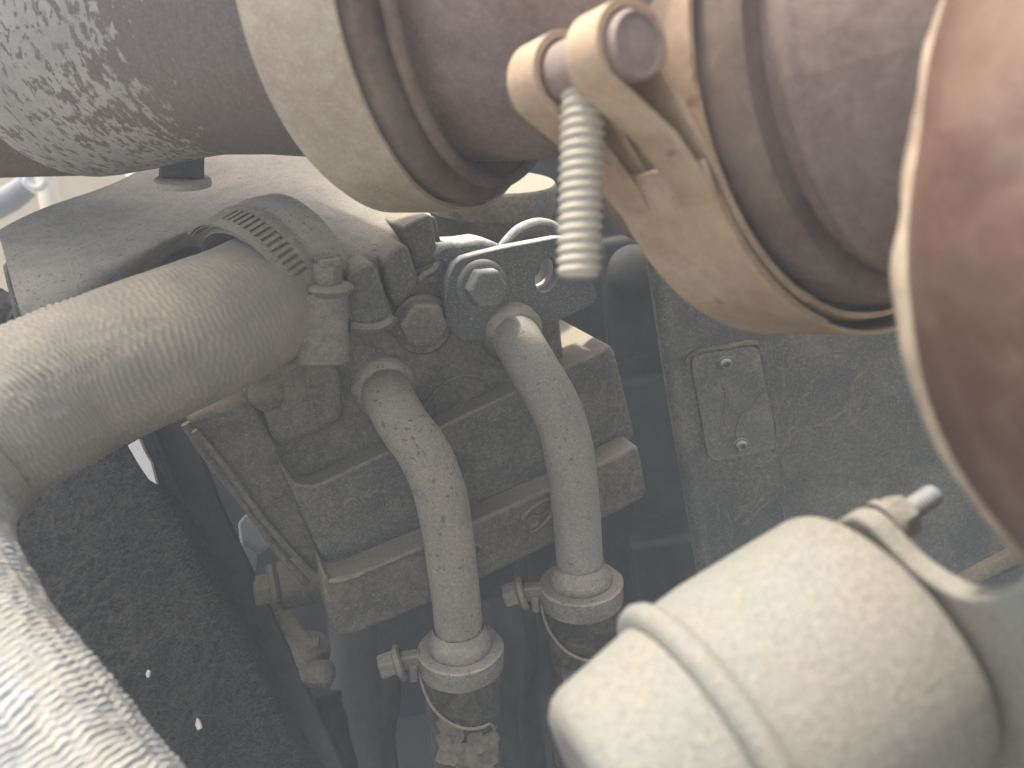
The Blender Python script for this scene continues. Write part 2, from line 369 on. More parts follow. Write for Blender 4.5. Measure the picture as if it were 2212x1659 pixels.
# ================================================================== COMPRESSOR
CF = Frame(P(1000, 760, .425), CV((.87, .42, -.26)), CV((.38, -.30, .87)))
comp = thing('compressor', 'dusty black stepped compressor body below the two bent metal pipes', 'compressor', CF.pt(900, 1400))
link('head', CF.prism([(470, 1010), (545, 800), (640, 690), (960, 560), (1205, 640), (1222, 800), (640, 1090)], 0, -.06), 'casting', comp, bevel=.002)
link('middle_tier', CF.prism([(596, 985), (640, 1046), (672, 1050), (700, 1042), (930, 932), (1130, 838), (1300, 758), (1318, 745), (1328, 760), (1372, 940), (1200, 1100), (760, 1300), (715, 1250)], .014, -.06), 'casting_clean', comp, bevel=.0042, seg=4)
bt = link('bottom_tier', CF.prism([(696, 1236), (718, 1252), (760, 1240), (950, 1160), (1190, 1055), (1366, 966), (1378, 962), (1386, 990), (1398, 1062), (1392, 1078), (1200, 1175), (940, 1302), (770, 1370), (735, 1376), (716, 1360), (702, 1300)], .030, -.05), 'casting', comp, bevel=.0045, seg=4)
link('end_cover', CF.prism([(395, 905), (540, 850), (612, 985), (720, 1235), (700, 1262), (640, 1200), (560, 1105), (470, 985)], .004, -.06), 'casting', comp, bevel=.004, seg=3)
link('gasket_ridge', sweep([(CF.pt(u, v, .012), .0016) for u, v in [(420, 930), (480, 1000), (560, 1110), (640, 1205), (690, 1250)]] + [(CF.pt(u, v, .0325), .0016) for u, v in [(722, 1256), (770, 1242), (860, 1205), (950, 1166)]], 6, 10, disp=lambda L, t, r: .0005 * noise.noise(Vector((L * 300, t, 0)))), 'casting', comp)
link('side_ridge', sweep([(CF.pt(u, v, .006), .0022) for u, v in [(400, 915), (450, 990), (530, 1090), (600, 1190), (665, 1262)]], 5, 10), 'casting', comp)
tb = link('terminal_cover', CF.prism([(556, 812), (650, 770), (735, 800), (745, 905), (700, 935), (625, 962), (600, 962), (585, 940), (560, 850)], .012, -.01), 'casting', comp, bevel=.004, seg=3)
link('dome', lathe(CF.pt(575, 850, .011), CF.n, [(0, .0085), (.003, .008), (.006, .0055), (.007, .002), (.007, 0)], 28), 'casting', tb)
link('rib', CF.prism([(655, 800), (662, 798), (690, 930), (683, 934)], .014, .010), 'casting', tb, bevel=.0005)
link('arch_rim', sweep([(CF.pt(u, v, .001), .0009) for u, v in [(905, 930), (925, 870), (960, 830), (1000, 812), (1040, 818), (1070, 850)]], 6, 8), 'casting', comp)
link('embossed_arc', sweep([(CF.pt(u, v, .0145), .0012) for u, v in [(745, 1090), (760, 1078), (775, 1085), (785, 1100)]], 5, 8), 'casting', comp)
link('embossed_arc', sweep([(CF.pt(u, v, .0145), .0010) for u, v in [(797, 1075), (812, 1062), (822, 1072), (832, 1095), (838, 1088)]], 5, 8), 'casting', comp)
for px in ([(1128, 1120), (1150, 1098), (1185, 1080), (1192, 1110), (1165, 1140), (1140, 1148)], [(965, 1195), (985, 1182), (1030, 1178), (1035, 1195), (985, 1218)]):
    pr = [(CF.pt(u, v, .031), .0012) for u, v in px]
    link('slot_rim', sweep(pr + pr[:1], 5, 8), 'casting', bt)
link('drain_bolt', lathe(CF.pt(1150, 1124, .030), CF.n, [(0, .0042), (.002, .0042), (.002, .0025), (.001, .002), (.001, 0)], 20), 'casting', bt)

# ---- bracket with two bolts, sight hole and lifting eye
br = thing('lifting_bracket', 'black plate bracket with a round hole and hex bolts above the right pipe', 'bracket', CF.pt(1100, 690, 0))
def plate_with_hole(frame, outline, hole, f, b):
    bm = bmesh.new()
    def loop(px):
        vs = [bm.verts.new(frame.pt(u, v, f)) for u, v in px]
        return [bm.edges.new((vs[i], vs[(i + 1) % len(vs)])) for i in range(len(vs))]
    es = loop(outline) + loop(hole)
    r = bmesh.ops.triangle_fill(bm, edges=es, use_beauty=True)
    ext = bmesh.ops.extrude_face_region(bm, geom=[x for x in bm.faces])
    for x in ext['geom']:
        if isinstance(x, bmesh.types.BMVert): x.co += frame.n * (b - f)
    bm.verts.index_update(); out = ([v.co.copy() for v in bm.verts], [tuple(v.index for v in q.verts) for q in bm.faces]); bm.free(); return out
hole = []
for i in range(28):
    th = 2 * math.pi * i / 28; x, y = 23 * math.cos(th), 37 * math.sin(th); ca, sa = math.cos(.38), math.sin(.38)
    hole.append((1182 + x * ca - y * sa, 594 + x * sa + y * ca))
link('plate', plate_with_hole(CF, [(962, 640), (966, 605), (980, 572), (1000, 556), (1040, 545), (1110, 530), (1200, 513), (1240, 512), (1262, 535), (1280, 605), (1291, 640), (1284, 655), (1200, 697), (1120, 730), (1000, 740), (960, 700)], hole, .007, -.001), 'bracket', br, bevel=.0008)
link('back_boss', CF.prism([(936, 548), (950, 530), (972, 523), (1000, 522), (1040, 516), (1066, 522), (1090, 532), (1095, 570), (960, 640), (945, 620)], .0, -.022), 'bracket', br, bevel=.003, seg=3)
link('hole_liner', lathe(CF.pt(1180, 592, -.003), CF.n, [(-.02, .0055), (-.02, .0098), (.002, .0102), (.006, .0103)], 32), 'white', br)
link('eye_loop', sweep([(CF.pt(u, v, -.010), .0036) for u, v in [(1085, 540), (1100, 520), (1125, 497), (1160, 485), (1190, 490), (1215, 508), (1228, 530)]], 8, 14), 'bracket', br)
link('bent_tab', CF.prism([(1228, 560), (1262, 545), (1272, 600), (1290, 645), (1262, 668), (1240, 640)], .002, -.012), 'bracket', br, bevel=.001)
def hexbolt(parent, c, n, rf, rh, h, rot, m='bolt', fl=.0022):
    b = link('hex_bolt', hexprism(c + n * fl, n, rh, h, rot), m, parent, bevel=.0007)
    link('washer', lathe(c, n, [(0, rf), (fl * .55, rf), (fl, rf * .93), (fl * 1.15, rf * .8), (fl * 1.15, 0)], 40), m, b)
hexbolt(br, CF.pt(1040, 617, .007), CF.n, .0138, .0108, .009, .2)
hexbolt(br, CF.pt(905, 694, .004), CF.n, .0135, .0125, .009, .35, 'casting')
link('boss', lathe(CF.pt(900, 690, -.01), CF.n, [(0, .016), (.012, .016), (.014, .0145), (.014, 0)], 40), 'casting', br)
link('neck', CF.prism([(905, 600), (948, 560), (985, 640), (952, 668), (925, 640)], -.006, -.03), 'bracket', br, bevel=.004, seg=3)

# ---- the two bent pipes with collars, hoses and clamps
def refrig(label_p, label_h, label_c, pts, dd, flange, coll, hose_end, side, pm, rb):
    path = [(P(u, v, d), r) for (u, v, d, r) in pts]
    base = path[-1][0]
    t = thing('bent_pipe', label_p, 'pipe', base, 'bent metal pipes on the compressor')
    tn = len(path)
    link('tube', sweep(path, 8, 48, disp=lambda L, th, r: .00022 * noise.noise(Vector((L * 90, math.cos(th) * 2, math.sin(th) * 2)))), pm, t)
    a = (path[1][0] - path[0][0]).normalized(); fl = flange
    link('flange', lathe(path[0][0] + a * fl[1], CF.n * .35 + a * .65, [(-.008, fl[0]), (.003, fl[0] * 1.02), (.006, fl[0] * .97), (.0085, fl[0] * .87), (.0095, fl[0] * .80), (.0095, .004)], 40, wob=.0006), 'collar', t)
    link('seat_ring', lathe(path[0][0] + a * (fl[1] - .002), CF.n, [(-.004, .019), (0, .019), (.002, .0175), (.002, .008)], 40, wob=.0006), 'casting', t)
    ax = (path[-1][0] - path[-2][0]).normalized()
    link('bead', lathe(path[-1][0], ax, [(-.009, .0133), (-.006, .0142), (-.002, .0166), (.002, .0172), (.004, .0165), (.004, .010)], 48, wob=.0003), 'collar', t)
    # collar + hose
    h = thing('flexible_hose', label_h, 'hose', P(*hose_end), 'black hoses below the metal pipes')
    c0 = path[-1][0] + ax * .003
    link('collar_ring', lathe(c0, ax, [(0, .012), (0, .0222), (.0008, .0230), (.011, .0226), (.013, .0222)], 56, wob=.0005), 'collar', h)
    hp = [(c0 + ax * .005, .0212), (c0 + ax * .016, .0215), (c0 + ax * .022, .0205), (c0 + ax * .035, .0208), (c0 + ax * .05, .0200)]
    hp += [(P(*hose_end), .0200)]
    link('rubber_sleeve', sweep(hp, 10, 56, disp=lambda L, th, r: .0012 * noise.noise(Vector((L * 70, math.cos(th) * 1.6, math.sin(th) * 1.6))) + .0004 * noise.noise(Vector((L * 300, math.cos(th) * 6, math.sin(th) * 6)))), 'rubber', h)
    # frayed tape flakes
    s, tt = perp(ax); tocam = (CAM - c0); tocam = (tocam - ax * tocam.dot(ax)).normalized(); rt = tocam.cross(ax)
    fr = random.Random(rb)
    def sp(ang, q, r): return c0 + ax * q + (tocam * math.cos(ang) + rt * math.sin(ang)) * r
    for k in range(7):
        a0 = fr.uniform(-1.0, 1.0); q0 = fr.uniform(.030, .055); wd = fr.uniform(.3, .75); ln = fr.uniform(.008, .018); V, Fc = [], []
        for j in range(5):
            for i in range(4):
                aa = a0 + wd * (i / 3 - .5) * (1 + .3 * fr.uniform(-1, 1)); rr = .0210 + .0004 + (.0024 * (j / 4) ** 3) * fr.uniform(.2, 1.5)
                V.append(sp(aa, q0 + ln * j / 4 + fr.uniform(-.0007, .0007), rr))
        n0 = len(V); V += [v - tocam * .0004 for v in V]
        for j in range(4):
            for i in range(3):
                q = j * 4 + i; Fc += [(q, q + 1, q + 5, q + 4), (n0 + q, n0 + q + 4, n0 + q + 5, n0 + q + 1)]
        link('tape_flake', (V, Fc), 'tape', h)
    # loose clamp strap with its tightening bolt
    k = thing('strap_clamp', label_c, 'clamp', c0 + ax * .02, 'clamps on the black hoses')
    arc = []
    for i in range(15):
        f = i / 14; ang = -1.45 + f * 2.0; arc.append((sp(ang, .010 + .026 * (1 - (1 - f) ** 2), .0226 + .0006 * math.sin(f * 3)), .0009))
    arc.append((sp(.68, .040, .0222), .0008)); arc.append((sp(.72, .0435, .0215), .0007))
    link('strap_edge', sweep(arc, 4, 8), 'steel_dust', k)
    bandv = lathe(c0 + ax * .012, ax, [(0, .0221), (0, .0226), (.010, .0222), (.010, .0215)], 56)
    link('strap', bandv, 'rubber', k)
    lugc = sp(-1.5, .004, .0265)
    lx = (lugc - sp(0, .004, 0)).normalized()
    link('lug', box(lugc, lx * .0055, ax * .0045, tocam * .0035), 'steel_dust', k, bevel=.0012)
    bo = link('clamp_bolt', hexprism(lugc + lx * .008, lx + ax * .25, .0072, .0085, .3), 'steel_dust', k, bevel=.0006)
    link('bolt_flange', lathe(lugc + lx * .004, lx + ax * .25, [(0, .0075), (.001, .0095), (.003, .0095), (.0045, .007), (.0045, 0)], 28), 'steel_dust', bo)
    link('clip', box(lugc - lx * .001 + ax * .006, lx * .0022, ax * .005, tocam * .005), 'steel_dust', k, bevel=.001)

refrig('left bent grey pipe, tan with dust, rising to the compressor flange', 'black frayed hose under the left bent pipe, nearer the bottom edge', 'dusty clamp strap round the left black hose, bolt pointing left',
       [(822, 826, .420, .0130), (840, 860, .406, .0130), (868, 912, .397, .0130), (912, 972, .392, .0130), (946, 1050, .394, .0130), (964, 1130, .400, .0129), (976, 1220, .408, .0128), (987, 1310, .416, .0127), (993, 1385, .423, .0127)],
       0, (.0170, .003), None, (1022, 1760, .462), -1, 'pipe', 3)
refrig('right bent grey pipe, paler blue-grey, below the hex bolt', 'black frayed hose under the right bent pipe, partly behind white canister', 'dusty clamp strap round the right black hose, below the right pipe',
       [(1102, 706, .430, .0128), (1120, 738, .417, .0128), (1150, 792, .408, .0128), (1188, 855, .404, .0128), (1216, 922, .406, .0128), (1233, 1000, .412, .0128), (1243, 1090, .423, .0129), (1250, 1180, .430, .0128), (1254, 1245, .436, .0128)],
       0, (.0158, .003), None, (1266, 1700, .485), -1, 'pipe_alt', 5)

# ================================================================== UPPER CASTING
def cage(rows):
    V, Fc = [], []; n = len(rows[0])
    for r in rows:
        assert len(r) == n
        V += [P(*p) for p in r]
    for j in range(len(rows) - 1):
        for i in range(n - 1): Fc.append((j * n + i, j * n + i + 1, (j + 1) * n + i + 1, (j + 1) * n + i))
    return V, Fc
hs = thing('intake_casting', 'grey cast metal housing with dusty top under the exhaust pipe', 'housing', CF.pt(700, 760, -.01))
rowA = [(-10, 500, .44), (30, 478, .445), (110, 440, .46), (250, 400, .485), (345, 340, .51), (440, 300, .53), (560, 305, .53), (660, 320, .52), (760, 370, .50), (850, 420, .485), (905, 448, .475), (936, 462, .47)]
rowB = [(-2, 505, .425), (45, 500, .430), (140, 480, .44), (260, 455, .455), (350, 420, .470), (440, 395, .48), (560, 385, .47), (660, 395, .46), (750, 420, .445), (830, 455, .43), (885, 472, .428), (926, 474, .43)]
rowC = [(12, 560, .405), (60, 560, .408), (150, 550, .412), (260, 530, .42), (350, 500, .43), (420, 470, .437), (540, 445, .42), (640, 455, .405), (720, 485, .403), (790, 518, .404), (850, 522, .405), (880, 520, .408)]
rowD = [(30, 630, .395), (75, 625, .397), (160, 605, .402), (250, 582, .41), (330, 545, .42), (410, 495, .43), (530, 470, .41), (620, 495, .385), (690, 530, .383), (750, 560, .386), (800, 568, .392), (830, 572, .396)]
rowE = [(48, 690, .395), (85, 680, .397), (165, 690, .402), (245, 640, .43), (320, 590, .46), (405, 512, .47), (540, 510, .43), (630, 555, .383), (690, 600, .384), (745, 625, .388), (780, 650, .394), (800, 680, .40)]
rowF = [(90, 800, .41), (110, 790, .41), (180, 790, .42), (250, 720, .49), (320, 640, .51), (410, 560, .52), (550, 620, .46), (640, 660, .41), (700, 690, .405), (750, 720, .41), (780, 730, .412), (800, 735, .415)]
link('shell', cage([rowA, rowB, rowC, rowD, rowE, rowF]), 'housing', hs, sub=3, ang=180)
link('left_flange', CF.prism([(4, 572), (18, 566), (34, 610), (50, 640), (76, 720), (116, 860), (85, 860), (40, 740), (22, 650), (12, 610)], -.088, -.12), 'boss', hs, bevel=.002)
link('edge_rib', CF.prism([(868, 492), (900, 474), (930, 464), (938, 500), (946, 556), (918, 584), (898, 598), (885, 545)], -.002, -.045), 'boss', hs, bevel=.0012)
link('edge_rib', CF.prism([(936, 468), (941, 470), (952, 520), (949, 526), (943, 524)], -.008, -.035), 'boss', hs, bevel=.0008)
link('edge_rib', CF.prism([(826, 566), (848, 540), (868, 526), (882, 532), (908, 612), (884, 640), (862, 664), (842, 650)], .008, -.045), 'boss', hs, bevel=.002)
link('edge_rib', CF.prism([(752, 590), (778, 572), (800, 566), (814, 576), (852, 690), (806, 706), (770, 704), (735, 690)], .018, -.045), 'boss', hs, bevel=.0025)
link('lip', sweep([(CF.pt(u, v, .019), .0028) for u, v in [(755, 706), (780, 710), (815, 708), (840, 697), (850, 684)]], 5, 12), 'boss', hs)
link('lip', sweep([(CF.pt(u, v, .004), .0020) for u, v in [(900, 612), (915, 596), (935, 586), (948, 570)]], 5, 10), 'boss', hs)

# dark sheet standing for the shade in the recess behind the hose
link('recess_shade', CF.prism([(150, 760), (300, 560), (420, 500), (520, 480), (640, 560), (700, 760), (400, 960)], -.115, -.13), 'dark', hs, bevel=.004)
# ---- coolant hose
hp = [(P(618, 600, .402), .0300), (P(585, 632, .384), .0302), (P(540, 663, .365), .0302), (P(470, 698, 0.347), .0302), (P(380, 736, 0.332), .0302), (P(270, 780, 0.320), .0302), (P(150, 830, 0.310), .0302), (P(38, 892, 0.299), .0302), (P(-88, 972, 0.286), .0302), (P(-178, 1080, 0.271), .0302), (P(-203, 1205, 0.256), .0302), (P(-160, 1340, 0.243), .0302), (P(-90, 1478, 0.232), .0302), (P(20, 1625, 0.223), .0302), (P(132, 1785, 0.215), .0302), (P(250, 1955, 0.207), .0302)]
crest = []
def weave(L, th, r):
    amp = min(1.0, max(.06, (L - .040) / .075))
    ph = L / .0023 + .9 * noise.noise(Vector((L * 60, math.cos(th) * 2.2, math.sin(th) * 2.2))) + .55 * noise.noise(Vector((L * 25, math.cos(th) * 7, math.sin(th) * 7))) + .18 * math.sin(th * 34)
    wv = .5 + .5 * math.sin(2 * math.pi * ph)
    br_ = .55 + .6 * noise.noise(Vector((L * 220, math.cos(th) * 11 + 5, math.sin(th) * 11)))
    cr = wv * max(0, min(1, br_)) ; crest.append(.5 + (cr - .5) * amp)
    return (  .0011 + .0005 * min(1, max(0, (L - .18) / .12))) * amp * (cr - .4) + .0006 * noise.noise(Vector((L * 40, math.cos(th) * 2 + 9, math.sin(th) * 2)))
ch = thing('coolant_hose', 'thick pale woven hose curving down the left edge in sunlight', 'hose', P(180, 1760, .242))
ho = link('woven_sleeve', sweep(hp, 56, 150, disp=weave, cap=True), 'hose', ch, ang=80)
# crest attribute follows the vertices (j = n repeats j = 0)
at = ho.data.attributes.new('crest', 'FLOAT', 'POINT'); at.data.foreach_set('value', np.array(crest, dtype=np.float32)[:len(ho.data.vertices)])
# mud crumbs stuck on the hose are part of it
# ---- worm drive clamp on the hose
hq = catmull(hp, 56)
ci = 56 + 18
ca = CV((1, 1.05, -1.16)).normalized(); cc = P(523, 637, .372) + ca * .0095   # pointing to the casting
tocam = (CAM - cc); tocam = (tocam - ca * tocam.dot(ca)).normalized(); upv = tocam.cross(ca).normalized()
if upv.z < 0: upv = -upv
wc = thing('worm_clamp', 'dusty slotted worm drive clamp round the thick woven hose end', 'clamp', cc)
RB = .0355
def ring_pt(ang, q, r): return cc + ca * q + (tocam * math.cos(ang) + upv * math.sin(ang)) * r
def arcseg(a0, a1, q0, q1, r0, r1, n=8):
    V, Fc = [], []
    for i in range(n + 1):
        a = a0 + (a1 - a0) * i / n
        for (q, r) in ((q0, r0), (q1, r0), (q1, r1), (q0, r1)): V.append(ring_pt(a, q, r))
    for i in range(n):
        for k in range(4): Fc.append((i * 4 + k, i * 4 + (k + 1) % 4, i * 4 + 4 + (k + 1) % 4, i * 4 + 4 + k))
    Fc += [(0, 1, 2, 3), tuple(n * 4 + k for k in range(4))]
    return V, Fc
W2 = .0095
AE = 1.75
bandparts = [arcseg(-2.2, AE, -W2, -W2 * .5, RB, RB + .0012, 90), arcseg(-2.2, AE, W2 * .5, W2, RB, RB + .0012, 90)]
a = -.22
while a < 1.10:
    bandparts.append(arcseg(a, a + .052, -W2 * .52, W2 * .52, RB, RB + .0011, 2)); a += .092
bandparts += [arcseg(-2.2, -.20, -W2 * .52, W2 * .52, RB, RB + .0011, 60), arcseg(1.10, AE, -W2 * .52, W2 * .52, RB, RB + .0011, 30)]
bandparts.append(arcseg(-2.2, AE, -W2 * .9, W2 * .9, RB - .0012, RB - .0006, 90))
link('band', bandparts, 'steel_dust', wc, bevel=0)
link('neck', lathe(cc, ca, [(-.006, .0300), (.004, .0345), (.010, .0350), (.016, .0352), (.018, .0360), (.030, .0330)], 64), 'housing', hs)
# screw housing: a drum with its slotted screw head on top
HFn = (CAM - P(700, 660, .37)).normalized()
hcx = P(694, 672, .372)
hax = CV((.06, .93, .35)).normalized()           # long way of the drum
hs_ = hax.cross(HFn).normalized()
def drum(c, a, L, w, dpt):
    V, Fc = [], []; n = 24
    prof = [(-L, .86), (-L * .93, 1), (L * .9, 1), (L, .95)]
    out = HFn - a * HFn.dot(a); out.normalize(); sd = a.cross(out)
    for q, k in prof:
        for i in range(n):
            th = 2 * math.pi * i / n; x, y = math.cos(th), math.sin(th)
            e = .55; x = math.copysign(abs(x) ** e, x); y = math.copysign(abs(y) ** e, y)
            V.append(c + a * q + (sd * x * w + out * y * dpt) * k)
    for j in range(3):
        for i in range(n): Fc.append((j * n + i, j * n + (i + 1) % n, j * n + n + (i + 1) % n, j * n + n + i))
    Fc.append(tuple(range(n))); Fc.append(tuple(3 * n + i for i in range(n)))
    return V, Fc
hz = link('screw_housing', drum(P(697, 705, .370), hax, .0170, .0118, .0090), 'steel_dust', wc)
link('housing_tab', box(P(658, 733, .371), hs_ * .0042, hax * .0095, HFn * .0035), 'steel_dust', wc, bevel=.0012)
sa = hax
link('screw_collar', lathe(P(708, 620, .365), sa, [(-.0045, .0085), (-.002, .0112), (0, .0116), (.0015, .0105), (.0022, .0080), (.0022, 0)], 40, wob=.0003), 'steel_dust', wc)
hb = P(706, 612, .364)
sc = link('screw_head', hexprism(hb, sa, .0070, .0092, .4, .06), 'steel_dust', wc, bevel=.0006)
sx, sy = perp(sa); sdir = (sx * .55 + sy * .83).normalized(); scross = sa.cross(sdir)
for sgn in (-1, 1):
    link('slot_cheek', box(hb + sa * .0102 + scross * sgn * .0037, sdir * .0050, scross * .0022, sa * .0016), 'steel_dust', sc, bevel=.0005)

# ================================================================== EXHAUST
A1 = CV((.908, -.09, .41)).normalized(); C1 = P(1000, -40, .30)
A2 = CV((.55, -.066, .83)).normalized(); C2 = P(1888, 124, .25)
ex = thing('exhaust_pipe', 'grey exhaust pipe with flaking paint and rust at upper left', 'exhaust pipe', C1 - A1 * .15)
link('painted_body', lathe(C1, A1, [(-.222, .0600), (-.220, .0660), (-.214, .0678), (-.205, .0672), (-.190, .0662), (-.170, .0640), (-.150, .0608), (-.130, .0590), (-.10, .0600), (-.07, .0625), (-.04, .0640), (-.01, .0640)], 160, wob=.0006), 'paint', ex, ang=60)
bp = []
for i in range(60):
    q = -.36 + i * .0024; bp.append((q,   .0640 + .0034 * math.sin(i * math.pi / 2 + .4)))
link('bellows', lathe(C1, A1, bp, 96), 'rust', ex, ang=80)
bs = P(390, 375, .40)
link('sensor_boss', hexprism(P(392, 388, .395), CV((.05, 1, .1)), .0115, .026, .3), 'rail', ex, bevel=.001)
link('boss_washer', lathe(P(395, 392, .395), CV((.05, .9, .45)), [(-.002, .0135), (.001, .0135), (.002, .012), (.002, 0)], 32), 'housing', ex)
# middle tube
mid = thing('exhaust_tube', 'plain brown rusty exhaust tube between the two clamps', 'exhaust pipe', C1 + A1 * .07)
mt = [(C1 - A1 * .012, .0655), (C1 + A1 * .02, .0655), (C1 + A1 * .055, .0660), (C1 + A1 * .085 + (C2 - C1) * .06, .0665), (C2 - A2 * .05, .0670), (C2 - A2 * .012, .0670)]
link('tube', sweep(mt, 8, 96), 'rust', mid, ang=60)
link('flange_lip', lathe(C1, A1, [(-.006, .064), (-.004, .0815), (.004, .0815), (.006, .079), (.006, .066)], 128), 'rust_dark', mid)
# inner wire ring left of the band's open side
V = []
s, t = perp(A1)
arc = []
for i in range(40):
    th = R_(95 + i * 4.2)
    arc.append((C1 + A1 * .010 + (s * math.cos(th) + t * math.sin(th)) * .0765, .0022))
def ring_arc(c, a, r, rad, px0, px1, n=48):
    s, t = perp(a); pts = []
    for i in range(n + 1):
        th = px0 + (px1 - px0) * i / n; pts.append((c + (s * math.cos(th) + t * math.sin(th)) * r, rad))
    return pts
# ---- left band clamp
cl = thing('band_clamp', 'broad tan metal band clamp round the exhaust, left one', 'clamp', C1 - A1 * .0185, 'band clamps on the exhaust')
link('band', lathe(C1, A1, [(-.037, .0790), (-.037, .0832), (-.034, .0850), (-.018, .0852), (-.004, .0850), (.000, .0848), (.000, .0832), (-.006, .0822), (-.030, .0822)], 160, wob=.0005), 'band', cl, ang=50)
# ---- right band clamp
cr_ = thing('band_clamp', 'tan rust-spotted band clamp with hanging threaded bolt, right one', 'clamp', C2 - A2 * .0185, 'band clamps on the exhaust')
RC = .0825
link('band', lathe(C2, A2, [(-.037, .0780), (-.037, .0806), (-.034, .0822), (-.018, .0825), (-.003, .0825), (.000, .0818), (.000, .0800), (-.006, .0798), (-.030, .0798)], 160, wob=.0004), 'band_front', cr_, ang=50)
link('inner_ring', sweep(ring_arc(C1 + A1 * .012, A1, .0735, .0026, 0, 2 * math.pi, 120), 1, 10, cap=False), 'rust_dark', mid)
link('clamp_liner', lathe(C1, A1, [(-.004, .0800), (.0015, .0812), (.0015, .0775), (-.004, .0765)], 128), 'rust_dark', cl)
# trunnion, loops and hanging bolt of the right clamp
DISC = P(1383, 95, .192); TC = DISC - A2 * .0215
S2 = CV((-.83, 0, .55)); S2 = (S2 - A2 * S2.dot(A2)).normalized(); T2 = A2.cross(S2)
if T2.z < 0: T2 = -T2
tx, ty = (TC - C2).dot(S2), (TC - C2).dot(T2)
def q2(x, y, a): return C2 + S2 * x + T2 * y + A2 * a
link('trunnion', lathe(TC, A2, [(-.0225, 0), (-.0225, .0078), (-.0215, .0086), (.0200, .0086), (.0215, .0080), (.0215, .0072), (.0205, .0068), (.0205, 0)], 40), 'rust', cr_)
def strip(poly, th, a0, a1):
    """thick strip along a 2-D polyline, extruded between two axial positions"""
    n = len(poly); V, Fc = [], []
    for i, (x, y) in enumerate(poly):
        x0, y0 = poly[max(i - 1, 0)]; x1, y1 = poly[min(i + 1, n - 1)]
        dx, dy = x1 - x0, y1 - y0; l = math.hypot(dx, dy) or 1; nx, ny = -dy / l * th, dx / l * th
        for (px_, py_, a_) in ((x, y, a0), (x, y, a1), (x + nx, y + ny, a1), (x + nx, y + ny, a0)): V.append(q2(px_, py_, a_))
    for i in range(n - 1):
        for k in range(4): Fc.append((i * 4 + k, i * 4 + (k + 1) % 4, i * 4 + 4 + (k + 1) % 4, i * 4 + 4 + k))
    Fc += [(0, 1, 2, 3), tuple((n - 1) * 4 + k for k in range(4))]
    return V, Fc
ax_c = (TC - C2).dot(A2)
RL = .0095
poly = [(RC * math.cos(R_(q)), RC * math.sin(R_(q))) for q in range(-70, -33, 4)]
poly = [(x * 1.012, y * 1.012) for x, y in poly]
tang = math.atan2(ty, tx)
for q in range(200, -51, -10): poly.append((tx + RL * math.cos(R_(q)), ty + RL * math.sin(R_(q))))
e = math.radians(-42); poly += [(RC * 1.13 * math.cos(R_(-24)), RC * 1.13 * math.sin(R_(-24))), (RC * 1.065 * math.cos(R_(-32)), RC * 1.065 * math.sin(R_(-32)))]
poly += [(RC * 1.03 * math.cos(R_(q)), RC * 1.03 * math.sin(R_(q))) for q in range(-38, -80, -5)]
for a0, a1 in ((ax_c - .0195, ax_c - .0068), (ax_c + .0068, ax_c + .0190)):
    link('strap_loop', strip(poly, -.0022 if False else .0022, a0, a1), 'band_front', cr_, bevel=.0006)
link('strap_saddle', strip([(RC * 1.035 * math.cos(R_(q)), RC * 1.035 * math.sin(R_(q))) for q in range(-30, -150, -4)], .0018, ax_c - .0195, ax_c + .0190), 'band_front', cr_, bevel=.0006)
bdir = (P(1250, 600, .2125) - TC).normalized()
tbolt = link('threaded_bolt', screw(TC + bdir * .004, bdir, .0061, (P(1250, 600, .2125) - TC).length - .004, .0027, .0010, 40, 10), 'thread', cr_, ang=80)
# ---- right tube and the near elbow
rt_ = thing('exhaust_tube', 'brown exhaust tube right of the clamp with hanging bolt', 'exhaust pipe', C2 + A2 * .03)
link('flange', lathe(C2, A2, [(-.004, .066), (-.004, .0775), (.010, .0772), (.0125, .0760), (.0125, .0690)], 140, wob=.0004), 'rust_dark', rt_, ang=50)
link('weld_bead', lathe(C2, A2, [(.016, .0680), (.017, .0705), (.0195, .0712), (.022, .0705), (.0235, .0690)], 140, wob=.0008), 'rust', rt_, ang=80)
XR = CV((.97, -.12, .05))
link('tube', sweep([(C2 + A2 * .004, .0690), (C2 + A2 * .03, .0690), (C2 + A2 * .055 + XR * .004, .0690), (C2 + A2 * .08 + XR * .03, .0690), (C2 + A2 * .09 + XR * .08, .0690), (C2 + A2 * .09 + XR * .14, .0690)], 8, 96), 'rust', rt_, ang=60)
el = thing('exhaust_elbow', 'big rusty exhaust elbow close to the camera at right edge', 'exhaust elbow', P(2640, 960, .15))
ep = [(P(2708, -700, .175), .0440), (P(2648, -300, .160), .0435), (P(2588, 0, .150), .0430), (P(2550, 280, .143), .0428), (P(2540, 520, .140), .0428), (P(2568, 700, .140), .0428), (P(2628, 840, .142), .0428), (P(2748, 980, .146), .0428), (P(2928, 1080, .152), .0428)]
link('bend', sweep(ep, 8, 80, disp=lambda L, th, r: .0009 * noise.noise(Vector((L * 60, math.cos(th) * 2.5, math.sin(th) * 2.5)))), 'elbow', el, ang=80)

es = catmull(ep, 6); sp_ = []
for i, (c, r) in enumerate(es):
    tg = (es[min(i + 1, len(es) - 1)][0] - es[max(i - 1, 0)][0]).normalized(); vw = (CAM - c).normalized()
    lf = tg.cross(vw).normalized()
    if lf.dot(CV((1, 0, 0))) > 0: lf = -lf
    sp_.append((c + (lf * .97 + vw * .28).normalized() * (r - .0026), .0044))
link('sunlit_rim', sweep(sp_, 1, 16, disp=lambda L, th, r: .0016 * noise.noise(Vector((L * 70, math.cos(th), math.sin(th))))), 'sunlit_rim', el, ang=80)  # pale worn edge, its sunlit rim put into colour and shape
